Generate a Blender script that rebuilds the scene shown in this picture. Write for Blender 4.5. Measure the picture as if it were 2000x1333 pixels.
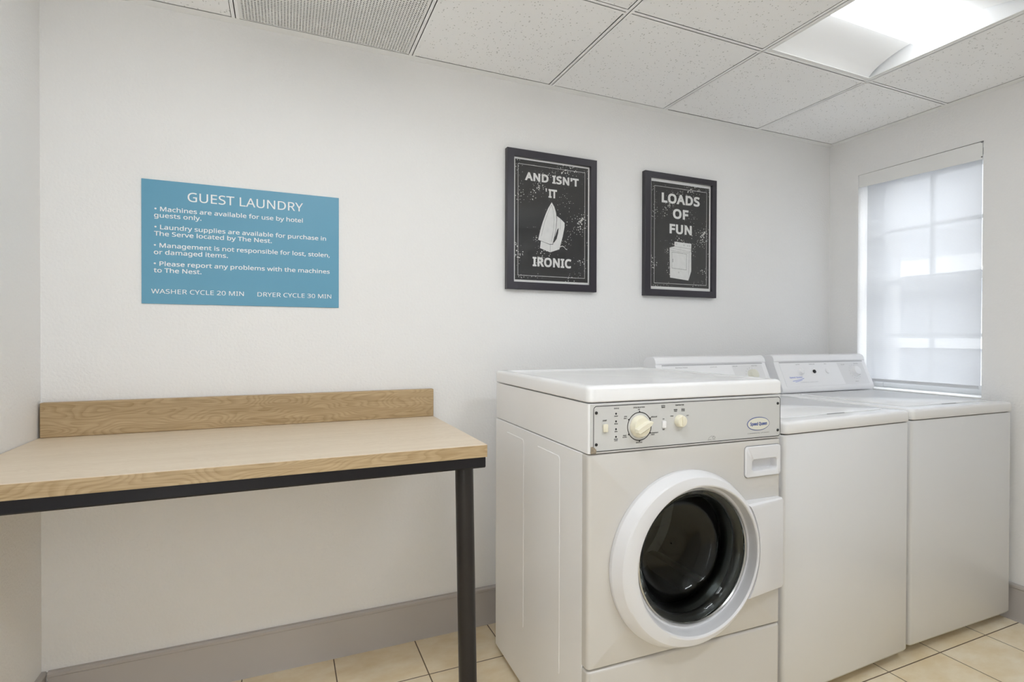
import bpy, bmesh, math, os, random
from mathutils import Vector, Matrix

for o in list(bpy.data.objects):
    bpy.data.objects.remove(o)
scene = bpy.context.scene
COL = scene.collection

# ------------------------------------------------------------------ camera
cam_data = bpy.data.cameras.new('camera')
cam_data.sensor_width = 36.0
cam_data.lens = 18.722
cam_data.clip_start = 0.02
cam = bpy.data.objects.new('camera', cam_data)
COL.objects.link(cam)
cam.matrix_world = Matrix(((0.9194, 0.0003, -0.3934, 0.0),
                           (-0.3934, 0.0075, -0.9193, -2.0523),
                           (0.0027, 1.0, 0.0070, 1.1784),
                           (0, 0, 0, 1)))
scene.camera = cam

# ------------------------------------------------------------------ light, world, exposure
scene.view_settings.view_transform = 'Standard'
scene.view_settings.look = 'None'
scene.view_settings.gamma = 1.0
scene.view_settings.use_curve_mapping = False
scene.view_settings.exposure = 0.13
TROFFER_STRENGTH = 4.0
FILL_LEFT_STRENGTH = 29.0  # added fill light in front of the table
FILL_RIGHT_STRENGTH = 38.0  # added fill light towards the dryers
SKY_STRENGTH = 6.0
world = bpy.data.worlds.new('overcast_sky')
scene.world = world
world.use_nodes = True
bgn = world.node_tree.nodes['Background']
bgn.inputs['Color'].default_value = (0.91, 0.955, 1.0, 1)
bgn.inputs['Strength'].default_value = SKY_STRENGTH
try:
    scene.cycles.max_bounces = 14
    scene.cycles.diffuse_bounces = 8
    scene.cycles.glossy_bounces = 5
    scene.cycles.transmission_bounces = 8
    scene.cycles.transparent_max_bounces = 12
    scene.cycles.sample_clamp_indirect = 8.0
    scene.cycles.caustics_reflective = False
    scene.cycles.caustics_refractive = False
except Exception:
    pass

# ------------------------------------------------------------------ materials
def new_mat(name):
    m = bpy.data.materials.new(name)
    m.use_nodes = True
    nt = m.node_tree
    b = nt.nodes['Principled BSDF']
    return m, nt, b


def plain(name, col, rough=0.5, metal=0.0, spec=0.5, bump=None, vary=None, coat=0.0):
    m, nt, b = new_mat(name)
    b.inputs['Base Color'].default_value = (*col, 1)
    b.inputs['Roughness'].default_value = rough
    b.inputs['Metallic'].default_value = metal
    b.inputs['Specular IOR Level'].default_value = spec
    b.inputs['Coat Weight'].default_value = coat
    tc = nt.nodes.new('ShaderNodeTexCoord')
    if bump:
        scale, dist, detail = bump
        n = nt.nodes.new('ShaderNodeTexNoise')
        n.inputs['Scale'].default_value = scale
        n.inputs['Detail'].default_value = detail
        nt.links.new(tc.outputs['Object'], n.inputs['Vector'])
        bp = nt.nodes.new('ShaderNodeBump')
        bp.inputs['Strength'].default_value = 1.0
        bp.inputs['Distance'].default_value = dist
        nt.links.new(n.outputs['Fac'], bp.inputs['Height'])
        nt.links.new(bp.outputs['Normal'], b.inputs['Normal'])
    if vary:
        scale, amt = vary
        n = nt.nodes.new('ShaderNodeTexNoise')
        n.inputs['Scale'].default_value = scale
        n.inputs['Detail'].default_value = 3
        nt.links.new(tc.outputs['Object'], n.inputs['Vector'])
        mx = nt.nodes.new('ShaderNodeMix')
        mx.data_type = 'RGBA'
        mx.inputs[6].default_value = (*[c * (1 - amt) for c in col], 1)
        mx.inputs[7].default_value = (*[min(1, c * (1 + amt)) for c in col], 1)
        nt.links.new(n.outputs['Fac'], mx.inputs[0])
        nt.links.new(mx.outputs[2], b.inputs['Base Color'])
    return m


def wood_mat(name, dark, light, offset):
    m, nt, b = new_mat(name)
    N, L = nt.nodes, nt.links
    tc = N.new('ShaderNodeTexCoord')
    mp = N.new('ShaderNodeMapping')
    mp.inputs['Location'].default_value = offset
    L.new(tc.outputs['Object'], mp.inputs['Vector'])
    # slow warp that makes cathedral figures
    ms = N.new('ShaderNodeMapping')
    ms.inputs['Scale'].default_value = (2.6, 10.0, 10.0)
    L.new(mp.outputs['Vector'], ms.inputs['Vector'])
    n1 = N.new('ShaderNodeTexNoise')
    n1.inputs['Scale'].default_value = 1.0
    n1.inputs['Detail'].default_value = 2.0
    L.new(ms.outputs['Vector'], n1.inputs['Vector'])
    m1 = N.new('ShaderNodeMath'); m1.operation = 'MULTIPLY'
    m1.inputs[1].default_value = 30.0
    L.new(n1.outputs['Fac'], m1.inputs[0])
    # contour lines of the warp field are the growth rings
    m2 = N.new('ShaderNodeMath'); m2.operation = 'FRACT'
    L.new(m1.outputs[0], m2.inputs[0])
    cr = N.new('ShaderNodeValToRGB')
    e = cr.color_ramp.elements
    e[0].position = 0.0; e[0].color = (0, 0, 0, 1)
    e[1].position = 0.55; e[1].color = (1, 1, 1, 1)
    e2 = cr.color_ramp.elements.new(0.93); e2.color = (0.75, 0.75, 0.75, 1)
    e3 = cr.color_ramp.elements.new(1.0); e3.color = (0, 0, 0, 1)
    L.new(m2.outputs[0], cr.inputs['Fac'])
    # fine pores
    mf = N.new('ShaderNodeMapping')
    mf.inputs['Scale'].default_value = (14, 420, 420)
    L.new(mp.outputs['Vector'], mf.inputs['Vector'])
    n2 = N.new('ShaderNodeTexNoise')
    n2.inputs['Scale'].default_value = 1.0
    n2.inputs['Detail'].default_value = 3.0
    L.new(mf.outputs['Vector'], n2.inputs['Vector'])
    # soft broad streaks
    mb = N.new('ShaderNodeMapping')
    mb.inputs['Scale'].default_value = (1.2, 26, 26)
    L.new(mp.outputs['Vector'], mb.inputs['Vector'])
    n3 = N.new('ShaderNodeTexNoise')
    n3.inputs['Scale'].default_value = 1.0
    L.new(mb.outputs['Vector'], n3.inputs['Vector'])
    a1 = N.new('ShaderNodeMath'); a1.operation = 'MULTIPLY'; a1.inputs[1].default_value = 0.20
    L.new(cr.outputs['Color'], a1.inputs[0])
    a2 = N.new('ShaderNodeMath'); a2.operation = 'MULTIPLY_ADD'; a2.inputs[1].default_value = 0.62
    L.new(n2.outputs['Fac'], a2.inputs[0]); L.new(a1.outputs[0], a2.inputs[2])
    a3 = N.new('ShaderNodeMath'); a3.operation = 'MULTIPLY_ADD'; a3.inputs[1].default_value = 0.5
    L.new(n3.outputs['Fac'], a3.inputs[0]); L.new(a2.outputs[0], a3.inputs[2])
    mr = N.new('ShaderNodeMapRange')
    mr.inputs['From Min'].default_value = 0.38
    mr.inputs['From Max'].default_value = 0.95
    L.new(a3.outputs[0], mr.inputs['Value'])
    mx = N.new('ShaderNodeMix'); mx.data_type = 'RGBA'
    mx.inputs[6].default_value = (*dark, 1)
    mx.inputs[7].default_value = (*light, 1)
    L.new(mr.outputs['Result'], mx.inputs[0])
    L.new(mx.outputs[2], b.inputs['Base Color'])
    b.inputs['Roughness'].default_value = 0.42
    return m


def tile_floor_mat():
    m, nt, b = new_mat('beige_ceramic_floor_tile')
    N, L = nt.nodes, nt.links
    tc = N.new('ShaderNodeTexCoord')
    mp = N.new('ShaderNodeMapping')
    mp.inputs['Location'].default_value = (-0.166 + 0.2993 * 12, 0.238 + 0.3095 * 12, 0)
    L.new(tc.outputs['Object'], mp.inputs['Vector'])
    br = N.new('ShaderNodeTexBrick')
    br.offset = 0.0
    br.squash = 1.0
    br.inputs['Scale'].default_value = 1.0
    br.inputs['Brick Width'].default_value = 0.2993
    br.inputs['Row Height'].default_value = 0.3095
    br.inputs['Mortar Size'].default_value = 0.0022
    br.inputs['Mortar Smooth'].default_value = 0.2
    br.inputs['Bias'].default_value = 0.0
    br.inputs['Color1'].default_value = (0.92, 0.81, 0.61, 1)
    br.inputs['Color2'].default_value = (0.95, 0.86, 0.69, 1)
    br.inputs['Mortar'].default_value = (0.19, 0.14, 0.09, 1)
    L.new(mp.outputs['Vector'], br.inputs['Vector'])
    ms = N.new('ShaderNodeMapping')
    ms.inputs['Scale'].default_value = (7, 13, 7)
    ms.inputs['Rotation'].default_value = (0, 0, 0.5)
    L.new(tc.outputs['Object'], ms.inputs['Vector'])
    n = N.new('ShaderNodeTexNoise')
    n.inputs['Scale'].default_value = 1.0
    n.inputs['Detail'].default_value = 6.0
    n.inputs['Roughness'].default_value = 0.62
    L.new(ms.outputs['Vector'], n.inputs['Vector'])
    cr = N.new('ShaderNodeValToRGB')
    cr.color_ramp.elements[0].position = 0.36
    cr.color_ramp.elements[0].color = (0.88, 0.81, 0.68, 1)
    cr.color_ramp.elements[1].position = 0.66
    cr.color_ramp.elements[1].color = (1.0, 1.0, 1.0, 1)
    L.new(n.outputs['Fac'], cr.inputs['Fac'])
    mx = N.new('ShaderNodeMix'); mx.data_type = 'RGBA'; mx.blend_type = 'MULTIPLY'
    mx.inputs[0].default_value = 0.9
    L.new(br.outputs['Color'], mx.inputs[6])
    L.new(cr.outputs['Color'], mx.inputs[7])
    L.new(mx.outputs[2], b.inputs['Base Color'])
    b.inputs['Roughness'].default_value = 0.38
    bp = N.new('ShaderNodeBump'); bp.invert = True
    bp.inputs['Distance'].default_value = 0.002
    L.new(br.outputs['Fac'], bp.inputs['Height'])
    L.new(bp.outputs['Normal'], b.inputs['Normal'])
    return m


def ceiling_tile_mat():
    m, nt, b = new_mat('white_mineral_fibre_ceiling_tile')
    N, L = nt.nodes, nt.links
    tc = N.new('ShaderNodeTexCoord')
    v = N.new('ShaderNodeTexVoronoi')
    v.inputs['Scale'].default_value = 105.0
    v.inputs['Randomness'].default_value = 1.0
    L.new(tc.outputs['Object'], v.inputs['Vector'])
    n = N.new('ShaderNodeTexNoise')
    n.inputs['Scale'].default_value = 60.0
    n.inputs['Detail'].default_value = 2
    L.new(tc.outputs['Object'], n.inputs['Vector'])
    lt = N.new('ShaderNodeMath'); lt.operation = 'LESS_THAN'
    mu = N.new('ShaderNodeMath'); mu.operation = 'MULTIPLY_ADD'
    mu.inputs[1].default_value = 0.75; mu.inputs[2].default_value = -0.17
    L.new(n.outputs['Fac'], mu.inputs[0])
    L.new(v.outputs['Distance'], lt.inputs[0])
    L.new(mu.outputs[0], lt.inputs[1])
    # pinholes: only where the cell's random colour is high
    sp = N.new('ShaderNodeSeparateColor')
    L.new(v.outputs['Color'], sp.inputs['Color'])
    gt = N.new('ShaderNodeMath'); gt.operation = 'GREATER_THAN'; gt.inputs[1].default_value = 0.5
    L.new(sp.outputs['Red'], gt.inputs[0])
    an = N.new('ShaderNodeMath'); an.operation = 'MULTIPLY'
    L.new(lt.outputs[0], an.inputs[0]); L.new(gt.outputs[0], an.inputs[1])
    mx = N.new('ShaderNodeMix'); mx.data_type = 'RGBA'
    mx.inputs[6].default_value = (0.93, 0.93, 0.93, 1)
    mx.inputs[7].default_value = (0.60, 0.60, 0.59, 1)
    L.new(an.outputs[0], mx.inputs[0])
    L.new(mx.outputs[2], b.inputs['Base Color'])
    b.inputs['Roughness'].default_value = 0.9
    bp = N.new('ShaderNodeBump'); bp.invert = True
    bp.inputs['Distance'].default_value = 0.0012
    L.new(an.outputs[0], bp.inputs['Height'])
    L.new(bp.outputs['Normal'], b.inputs['Normal'])
    return m


def emit_mat(name, col, strength):
    m = bpy.data.materials.new(name)
    m.use_nodes = True
    nt = m.node_tree
    nt.nodes.clear()
    e = nt.nodes.new('ShaderNodeEmission')
    e.inputs['Color'].default_value = (*col, 1)
    e.inputs['Strength'].default_value = strength
    o = nt.nodes.new('ShaderNodeOutputMaterial')
    nt.links.new(e.outputs[0], o.inputs['Surface'])
    return m


def pane_mat(name, tint=(1, 1, 1), rough=0.0):
    """thin sheet of glass: fresnel mix of clear transmission and mirror reflection"""
    m = bpy.data.materials.new(name)
    m.use_nodes = True
    nt = m.node_tree
    nt.nodes.clear()
    N, L = nt.nodes, nt.links
    t = N.new('ShaderNodeBsdfTransparent'); t.inputs['Color'].default_value = (*tint, 1)
    g = N.new('ShaderNodeBsdfGlossy'); g.inputs['Roughness'].default_value = rough
    f = N.new('ShaderNodeFresnel'); f.inputs['IOR'].default_value = 1.6
    mx = N.new('ShaderNodeMixShader')
    gd = N.new('ShaderNodeNewGeometry')
    iv = N.new('ShaderNodeMath'); iv.operation = 'SUBTRACT'; iv.inputs[0].default_value = 1.0
    L.new(gd.outputs['Backfacing'], iv.inputs[1])
    fm = N.new('ShaderNodeMath'); fm.operation = 'MULTIPLY'
    L.new(f.outputs[0], fm.inputs[0]); L.new(iv.outputs[0], fm.inputs[1])
    L.new(fm.outputs[0], mx.inputs[0]); L.new(t.outputs[0], mx.inputs[1]); L.new(g.outputs[0], mx.inputs[2])
    o = N.new('ShaderNodeOutputMaterial'); L.new(mx.outputs[0], o.inputs['Surface'])
    return m


def shade_mat():
    m = bpy.data.materials.new('sheer_white_shade_fabric')
    m.use_nodes = True
    nt = m.node_tree
    nt.nodes.clear()
    N, L = nt.nodes, nt.links
    tr = N.new('ShaderNodeBsdfTranslucent'); tr.inputs['Color'].default_value = (0.74, 0.75, 0.77, 1)
    df = N.new('ShaderNodeBsdfDiffuse'); df.inputs['Color'].default_value = (0.82, 0.83, 0.84, 1)
    m1 = N.new('ShaderNodeMixShader'); m1.inputs[0].default_value = 0.45
    L.new(tr.outputs[0], m1.inputs[1]); L.new(df.outputs[0], m1.inputs[2])
    tp = N.new('ShaderNodeBsdfTransparent')
    # fine weave: openness varies with the yarns
    tc = N.new('ShaderNodeTexCoord')
    w = N.new('ShaderNodeTexWave'); w.bands_direction = 'Z'
    w.inputs['Scale'].default_value = 90.0
    L.new(tc.outputs['Object'], w.inputs['Vector'])
    mr = N.new('ShaderNodeMapRange')
    mr.inputs['To Min'].default_value = 0.25; mr.inputs['To Max'].default_value = 0.31
    L.new(w.outputs['Fac'], mr.inputs['Value'])
    m2 = N.new('ShaderNodeMixShader')
    L.new(mr.outputs['Result'], m2.inputs[0])
    L.new(m1.outputs[0], m2.inputs[1]); L.new(tp.outputs[0], m2.inputs[2])
    o = N.new('ShaderNodeOutputMaterial'); L.new(m2.outputs[0], o.inputs['Surface'])
    return m


def print_mat():
    """charcoal poster ink with worn white flecks"""
    m, nt, b = new_mat('worn_charcoal_poster_print')
    N, L = nt.nodes, nt.links
    tc = N.new('ShaderNodeTexCoord')
    v = N.new('ShaderNodeTexVoronoi')
    v.inputs['Scale'].default_value = 110.0
    L.new(tc.outputs['Object'], v.inputs['Vector'])
    n = N.new('ShaderNodeTexNoise')
    n.inputs['Scale'].default_value = 11.0
    n.inputs['Detail'].default_value = 3.0
    L.new(tc.outputs['Object'], n.inputs['Vector'])
    mu = N.new('ShaderNodeMath'); mu.operation = 'MULTIPLY_ADD'
    mu.inputs[1].default_value = 1.5; mu.inputs[2].default_value = -0.64
    L.new(n.outputs['Fac'], mu.inputs[0])
    lt = N.new('ShaderNodeMath'); lt.operation = 'LESS_THAN'
    L.new(v.outputs['Distance'], lt.inputs[0]); L.new(mu.outputs[0], lt.inputs[1])
    mx = N.new('ShaderNodeMix'); mx.data_type = 'RGBA'
    mx.inputs[6].default_value = (0.018, 0.018, 0.019, 1)
    mx.inputs[7].default_value = (0.60, 0.60, 0.58, 1)
    L.new(lt.outputs[0], mx.inputs[0])
    L.new(mx.outputs[2], b.inputs['Base Color'])
    b.inputs['Roughness'].default_value = 0.7
    return m


M = dict(
    wall=plain('off_white_orange_peel_paint', (0.83, 0.825, 0.82), 0.62, bump=(110, 0.0016, 2)),
    trim=plain('white_painted_metal', (0.82, 0.82, 0.81), 0.45),
    tile=ceiling_tile_mat(),
    grid=plain('white_grid_paint', (0.93, 0.93, 0.93), 0.5),
    porcelain=plain('white_porcelain_enamel', (0.86, 0.86, 0.87), 0.13),
    duct=plain('grey_duct_lining', (0.22, 0.22, 0.22), 0.9),
    plenum=plain('dark_plenum', (0.10, 0.10, 0.10), 0.9),
    floor=tile_floor_mat(),
    base=plain('warm_grey_vinyl_base', (0.46, 0.43, 0.41), 0.42),
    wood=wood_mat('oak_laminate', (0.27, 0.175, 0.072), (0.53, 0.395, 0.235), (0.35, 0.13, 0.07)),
    woodtop_lit=wood_mat('oak_laminate_lit_top', (0.66, 0.54, 0.40), (0.78, 0.67, 0.53), (2.35, 0.4, 0.9)),  # lit copy of the oak, light on the top put into the colour
    black=plain('black_powder_coat', (0.010, 0.009, 0.011), 0.42, spec=0.25),
    pipe=plain('dark_bronze_powder_coat', (0.020, 0.017, 0.016), 0.33, spec=0.35),
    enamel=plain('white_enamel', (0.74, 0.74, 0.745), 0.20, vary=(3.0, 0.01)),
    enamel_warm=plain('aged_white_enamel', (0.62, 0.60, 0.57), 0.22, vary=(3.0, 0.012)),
    door_plastic=plain('white_door_plastic', (0.74, 0.74, 0.76), 0.36),
    enamel_side_lit=plain('white_enamel_lit_sides', (0.87, 0.87, 0.88), 0.25),  # lit copy of the enamel, missing side light put into the colour
    plastic=plain('white_plastic', (0.86, 0.86, 0.875), 0.33),
    panel=plain('light_grey_overlay', (0.60, 0.60, 0.59), 0.45),
    dialprint=plain('pale_dial_print', (0.77, 0.77, 0.78), 0.45),
    ivory=plain('aged_ivory_plastic', (0.80, 0.76, 0.62), 0.35),
    ink=plain('black_ink', (0.02, 0.02, 0.022), 0.6),
    grey_ink=plain('grey_ink', (0.20, 0.20, 0.21), 0.6),
    pale_ink=plain('pale_grey_ink', (0.50, 0.50, 0.52), 0.6),
    blue_ink=plain('blue_ink', (0.03, 0.07, 0.30), 0.6),
    pale_blue=plain('pale_blue_ink', (0.33, 0.38, 0.72), 0.6),
    cream=plain('cream_badge', (0.72, 0.71, 0.62), 0.4),
    sign=plain('teal_blue_sign_board', (0.115, 0.325, 0.47), 0.42),
    white=plain('white_lettering', (0.88, 0.88, 0.88), 0.6),
    paper=plain('white_poster_paper', (0.82, 0.82, 0.81), 0.8),
    offwhite=plain('off_white_print', (0.74, 0.74, 0.73), 0.75, vary=(60, 0.10)),
    print=print_mat(),
    frame=plain('charcoal_frame', (0.030, 0.027, 0.036), 0.36),
    pane=pane_mat('clear_glass_pane'),
    steel=plain('brushed_steel', (0.55, 0.55, 0.54), 0.28, metal=1.0),
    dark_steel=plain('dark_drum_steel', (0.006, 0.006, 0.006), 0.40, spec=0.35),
    rubber=plain('black_rubber_gasket', (0.006, 0.006, 0.007), 0.28, spec=0.4),
    screw=plain('dark_screw', (0.05, 0.05, 0.05), 0.35, metal=0.8),
    rust=plain('brown_worn_patch', (0.30, 0.25, 0.19), 0.6, vary=(160, 0.5)),
    lens=emit_mat('lit_diffuser_lens', (0.915, 0.962, 1.0), TROFFER_STRENGTH),
    lens_fill_left=emit_mat('added_fill_lens_left', (0.915, 0.962, 1.0), FILL_LEFT_STRENGTH),
    lens_fill_right=emit_mat('added_fill_lens_right', (0.915, 0.962, 1.0), FILL_RIGHT_STRENGTH),
    reflector=plain('matte_white_reflector', (0.86, 0.86, 0.86), 0.6),
    shade=shade_mat(),
    hem=plain('pale_grey_hem_bar', (0.62, 0.63, 0.65), 0.5),
    vinyl=plain('white_vinyl_window_frame', (0.80, 0.81, 0.82), 0.4),
    siding=plain('grey_house_siding', (0.30, 0.31, 0.33), 0.8),
    roofing=plain('pale_grey_roofing', (0.46, 0.47, 0.49), 0.8),
    fascia=plain('white_fascia', (0.85, 0.85, 0.85), 0.6),
    asphalt=plain('grey_paving', (0.30, 0.30, 0.30), 0.9),
    seam_shade=plain('seam_shade_dark', (0.03, 0.03, 0.03), 0.9),  # near-black that paints shade into the washer seams
)
gm, gnt, gb = new_mat('greenish_door_glass')
gb.inputs['Base Color'].default_value = (0.90, 0.96, 0.94, 1)
gb.inputs['Roughness'].default_value = 0.02
gb.inputs['IOR'].default_value = 1.27
gb.inputs['Transmission Weight'].default_value = 1.0
M['doorglass'] = gm

# ------------------------------------------------------------------ mesh helpers
def link(o):
    COL.objects.link(o)
    return o


def finish(name, bm, mat, parent=None, smooth=35):
    bmesh.ops.recalc_face_normals(bm, faces=bm.faces[:])
    me = bpy.data.meshes.new(name)
    bm.to_mesh(me)
    bm.free()
    if smooth:
        for p in me.polygons:
            p.use_smooth = True
        me.set_sharp_from_angle(angle=math.radians(smooth))
    me.materials.append(mat)
    o = bpy.data.objects.new(name, me)
    link(o)
    if parent:
        o.parent = parent
    return o


def thing(name, label, cat, loc=(0, 0, 0), rotz=0.0, group=None):
    o = bpy.data.objects.new(name, None)
    o.empty_display_size = 0.1
    o.location = loc
    o.rotation_euler = (0, 0, rotz)
    link(o)
    o['label'] = label
    o['category'] = cat
    if group:
        o['group'] = group
    return o


def struct(name, bm, mat, parent=None, smooth=35):
    o = finish(name, bm, mat, parent, smooth)
    if parent is None:
        o['kind'] = 'structure'
    return o


def box(bm, x0, x1, y0, y1, z0, z1, bev=0.0, seg=2, only=None):
    """axis aligned box; only='x','y','z' bevels just the edges along that axis"""
    vs = [bm.verts.new((x, y, z)) for x in (x0, x1) for y in (y0, y1) for z in (z0, z1)]
    idx = [(0, 1, 3, 2), (4, 6, 7, 5), (0, 4, 5, 1), (2, 3, 7, 6), (0, 2, 6, 4), (1, 5, 7, 3)]
    fs = [bm.faces.new([vs[i] for i in f]) for f in idx]
    if bev > 0:
        es = set(e for f in fs for e in f.edges)
        if only:
            k = 'xyz'.index(only)
            es = [e for e in es if abs((e.verts[0].co - e.verts[1].co)[k]) > 1e-6]
        bmesh.ops.bevel(bm, geom=list(es), offset=bev, segments=seg, profile=0.5, affect='EDGES')
    return bm


def one_box(*a, **k):
    return box(bmesh.new(), *a, **k)


def loft(bm, loops, cap0=False, cap1=False):
    rings = [[bm.verts.new(p) for p in lp] for lp in loops]
    n = len(rings[0])
    for a, b in zip(rings, rings[1:]):
        for i in range(n):
            bm.faces.new((a[i], a[(i + 1) % n], b[(i + 1) % n], b[i]))
    if cap0:
        bm.faces.new(rings[0][::-1])
    if cap1:
        bm.faces.new(rings[-1])
    return bm


def circ(cx, cz, r, y, n=64):
    return [(cx + r * math.cos(2 * math.pi * i / n), y, cz + r * math.sin(2 * math.pi * i / n)) for i in range(n)]


def rrect(x0, x1, z0, z1, r, k=6):
    pts = []
    for cx, cz, a0 in ((x1 - r, z1 - r, 0), (x0 + r, z1 - r, 90), (x0 + r, z0 + r, 180), (x1 - r, z0 + r, 270)):
        for i in range(k + 1):
            a = math.radians(a0 + 90 * i / k)
            pts.append((cx + r * math.cos(a), cz + r * math.sin(a)))
    return pts


def rr_y(x0, x1, z0, z1, r, y, k=6):
    return [(p[0], y, p[1]) for p in rrect(x0, x1, z0, z1, r, k)]


def rr_z(x0, x1, y0, y1, r, z, k=6):
    return [(p[0], p[1], z) for p in rrect(x0, x1, y0, y1, r, k)]


def prism(bm, pts, axis, a0, a1):
    """extrude a closed 2d outline along an axis: x -> pts are (y,z); y -> (x,z); z -> (x,y)"""
    def put(p, a):
        return {'x': (a, p[0], p[1]), 'y': (p[0], a, p[1]), 'z': (p[0], p[1], a)}[axis]
    return loft(bm, [[put(p, a0) for p in pts], [put(p, a1) for p in pts]], True, True)


def cyl(bm, p0, p1, r0, r1=None, n=24, caps=True):
    r1 = r0 if r1 is None else r1
    p0, p1 = Vector(p0), Vector(p1)
    d = (p1 - p0).normalized()
    u = d.orthogonal().normalized()
    v = d.cross(u)
    lp = [[p + r * (math.cos(2 * math.pi * i / n) * u + math.sin(2 * math.pi * i / n) * v) for i in range(n)]
          for p, r in ((p0, r0), (p1, r1))]
    return loft(bm, lp, caps, caps)


def lathe_y(bm, prof, cx, cz, n=48, cap0=False, cap1=False):
    """prof: list of (radius, y)"""
    return loft(bm, [circ(cx, cz, r, y, n) for r, y in prof], cap0, cap1)


def ngon(bm, pts):
    return bm.faces.new([bm.verts.new(p) for p in pts])

# ------------------------------------------------------------------ lettering
FONT = None          # a plain sans from Blender's own font folder; its built-in face if that is missing
try:
    fp = os.path.join(bpy.utils.system_resource('DATAFILES'), 'fonts', 'NotoSansHebrew-Regular.woff2')
    if os.path.exists(fp):
        FONT = bpy.data.fonts.load(fp)
except Exception:
    FONT = None
_cache = {}


def glyphs(s, bold):
    """outline mesh of a text; bold widens the strokes (in em) through the curve bevel"""
    key = (s, round(bold, 4))
    if key in _cache:
        return _cache[key]
    cu = bpy.data.curves.new('lettering_curve', 'FONT')
    cu.body = s
    cu.size = 1.0
    cu.resolution_u = 5
    cu.bevel_depth = bold
    if FONT:
        cu.font = FONT
    cu.bevel_resolution = 0
    if bold > 0.04:
        cu.space_character = 1.09
    o = bpy.data.objects.new('lettering_curve', cu)
    link(o)
    dg = bpy.context.evaluated_depsgraph_get()
    dg.update()
    me = bpy.data.meshes.new_from_object(o.evaluated_get(dg))
    vs = [(v.co.x, v.co.y, v.co.z) for v in me.vertices]
    fs = [tuple(p.vertices) for p in me.polygons]
    bpy.data.objects.remove(o)
    bpy.data.meshes.remove(me)
    bpy.data.curves.remove(cu)
    _cache[key] = (vs, fs)
    return vs, fs


def lettering(name, lines, mat, parent, put, label=None):
    """lines: (text, x0, x1, baseline, cap height, bold); x1 None keeps natural width, 'c' centres on x0.
    bold is the extra stroke half-width in cap heights.
    put maps (x, height) to a local 3d point."""
    V, F = [], []
    hv, _ = glyphs('H', 0.0)
    h0 = min(p[1] for p in hv); h1 = max(p[1] for p in hv)
    em = h1 - h0
    nrm = (Vector(put(1, 0)) - Vector(put(0, 0))).cross(Vector(put(0, 1)) - Vector(put(0, 0))).normalized()
    for s, x0, x1, zb, cap, bold in lines:
        bw = bold * em
        vs, fs = glyphs(s, bw)
        k = cap / (em + 2 * bw)
        a = min(p[0] for p in vs); b = max(p[0] for p in vs)
        if x1 is None:
            kx, off = k, x0
        elif x1 == 'c':
            kx = k; off = x0 - (b - a) * k / 2
        else:
            kx, off = (x1 - x0) / (b - a), x0
        n = len(V)
        V += [Vector(put(off + (x - a) * kx, zb + (y - h0 + bw) * k)) + nrm * ((z / bw * 0.00012) if bw > 0 else 0.0) for x, y, z in vs]
        F += [tuple(i + n for i in f) for f in fs]
    me = bpy.data.meshes.new(name)
    me.from_pydata([tuple(p) for p in V], [], F)
    me.materials.append(mat)
    o = bpy.data.objects.new(name, me)
    link(o)
    o.parent = parent
    if label:
        o['label'] = label
    return o

# ================================================================== the room
XL, XR, ZC = -0.681, 2.8167, 2.2547
YF = -2.78          # wall behind the camera
T = 0.6004
GX0 = 0.4380        # left edges of the grid bars run at GX0 + k*T
GY0 = -0.5866       # front edges of the cross bars run at GY0 - k*T
TB = 0.024

struct('floor', one_box(-0.80, 3.45, -2.90, 0.12, -0.06, 0.0), M['floor'])
struct('wall_back', one_box(-0.80, 3.45, 0.0, 0.12, 0.0, 2.60), M['wall'])
struct('wall_left', one_box(-0.80, XL, YF, 0.0, 0.0, 2.60), M['wall'])
bm = bmesh.new()          # wall behind the camera with the added slot that lets in sky light as fill
box(bm, -0.80, -0.60, YF - 0.12, YF, 0.0, 2.60)
box(bm, -0.42, 3.45, YF - 0.12, YF, 0.0, 2.60)
box(bm, -0.60, -0.42, YF - 0.12, YF, 2.05, 2.60)
struct('wall_front', bm, M['wall'])
WY0, WY1, WZ0, WZ1, WX1 = -0.7142, -0.1615, 0.9122, 2.0465, 3.02
bm = bmesh.new()
box(bm, XR, WX1, -1.60, WY0, 0.0, 2.60)
box(bm, XR, WX1, WY1, 0.0, 0.0, 2.60)
box(bm, XR, WX1, WY0, WY1, 0.0, WZ0)
box(bm, XR, WX1, WY0, WY1, WZ1, 2.60)
box(bm, 3.12, 3.24, YF, -1.60, 0.0, 2.60)
box(bm, WX1, 3.12, -1.60, -1.48, 0.0, 2.60)
struct('wall_right', bm, M['wall'])

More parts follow.
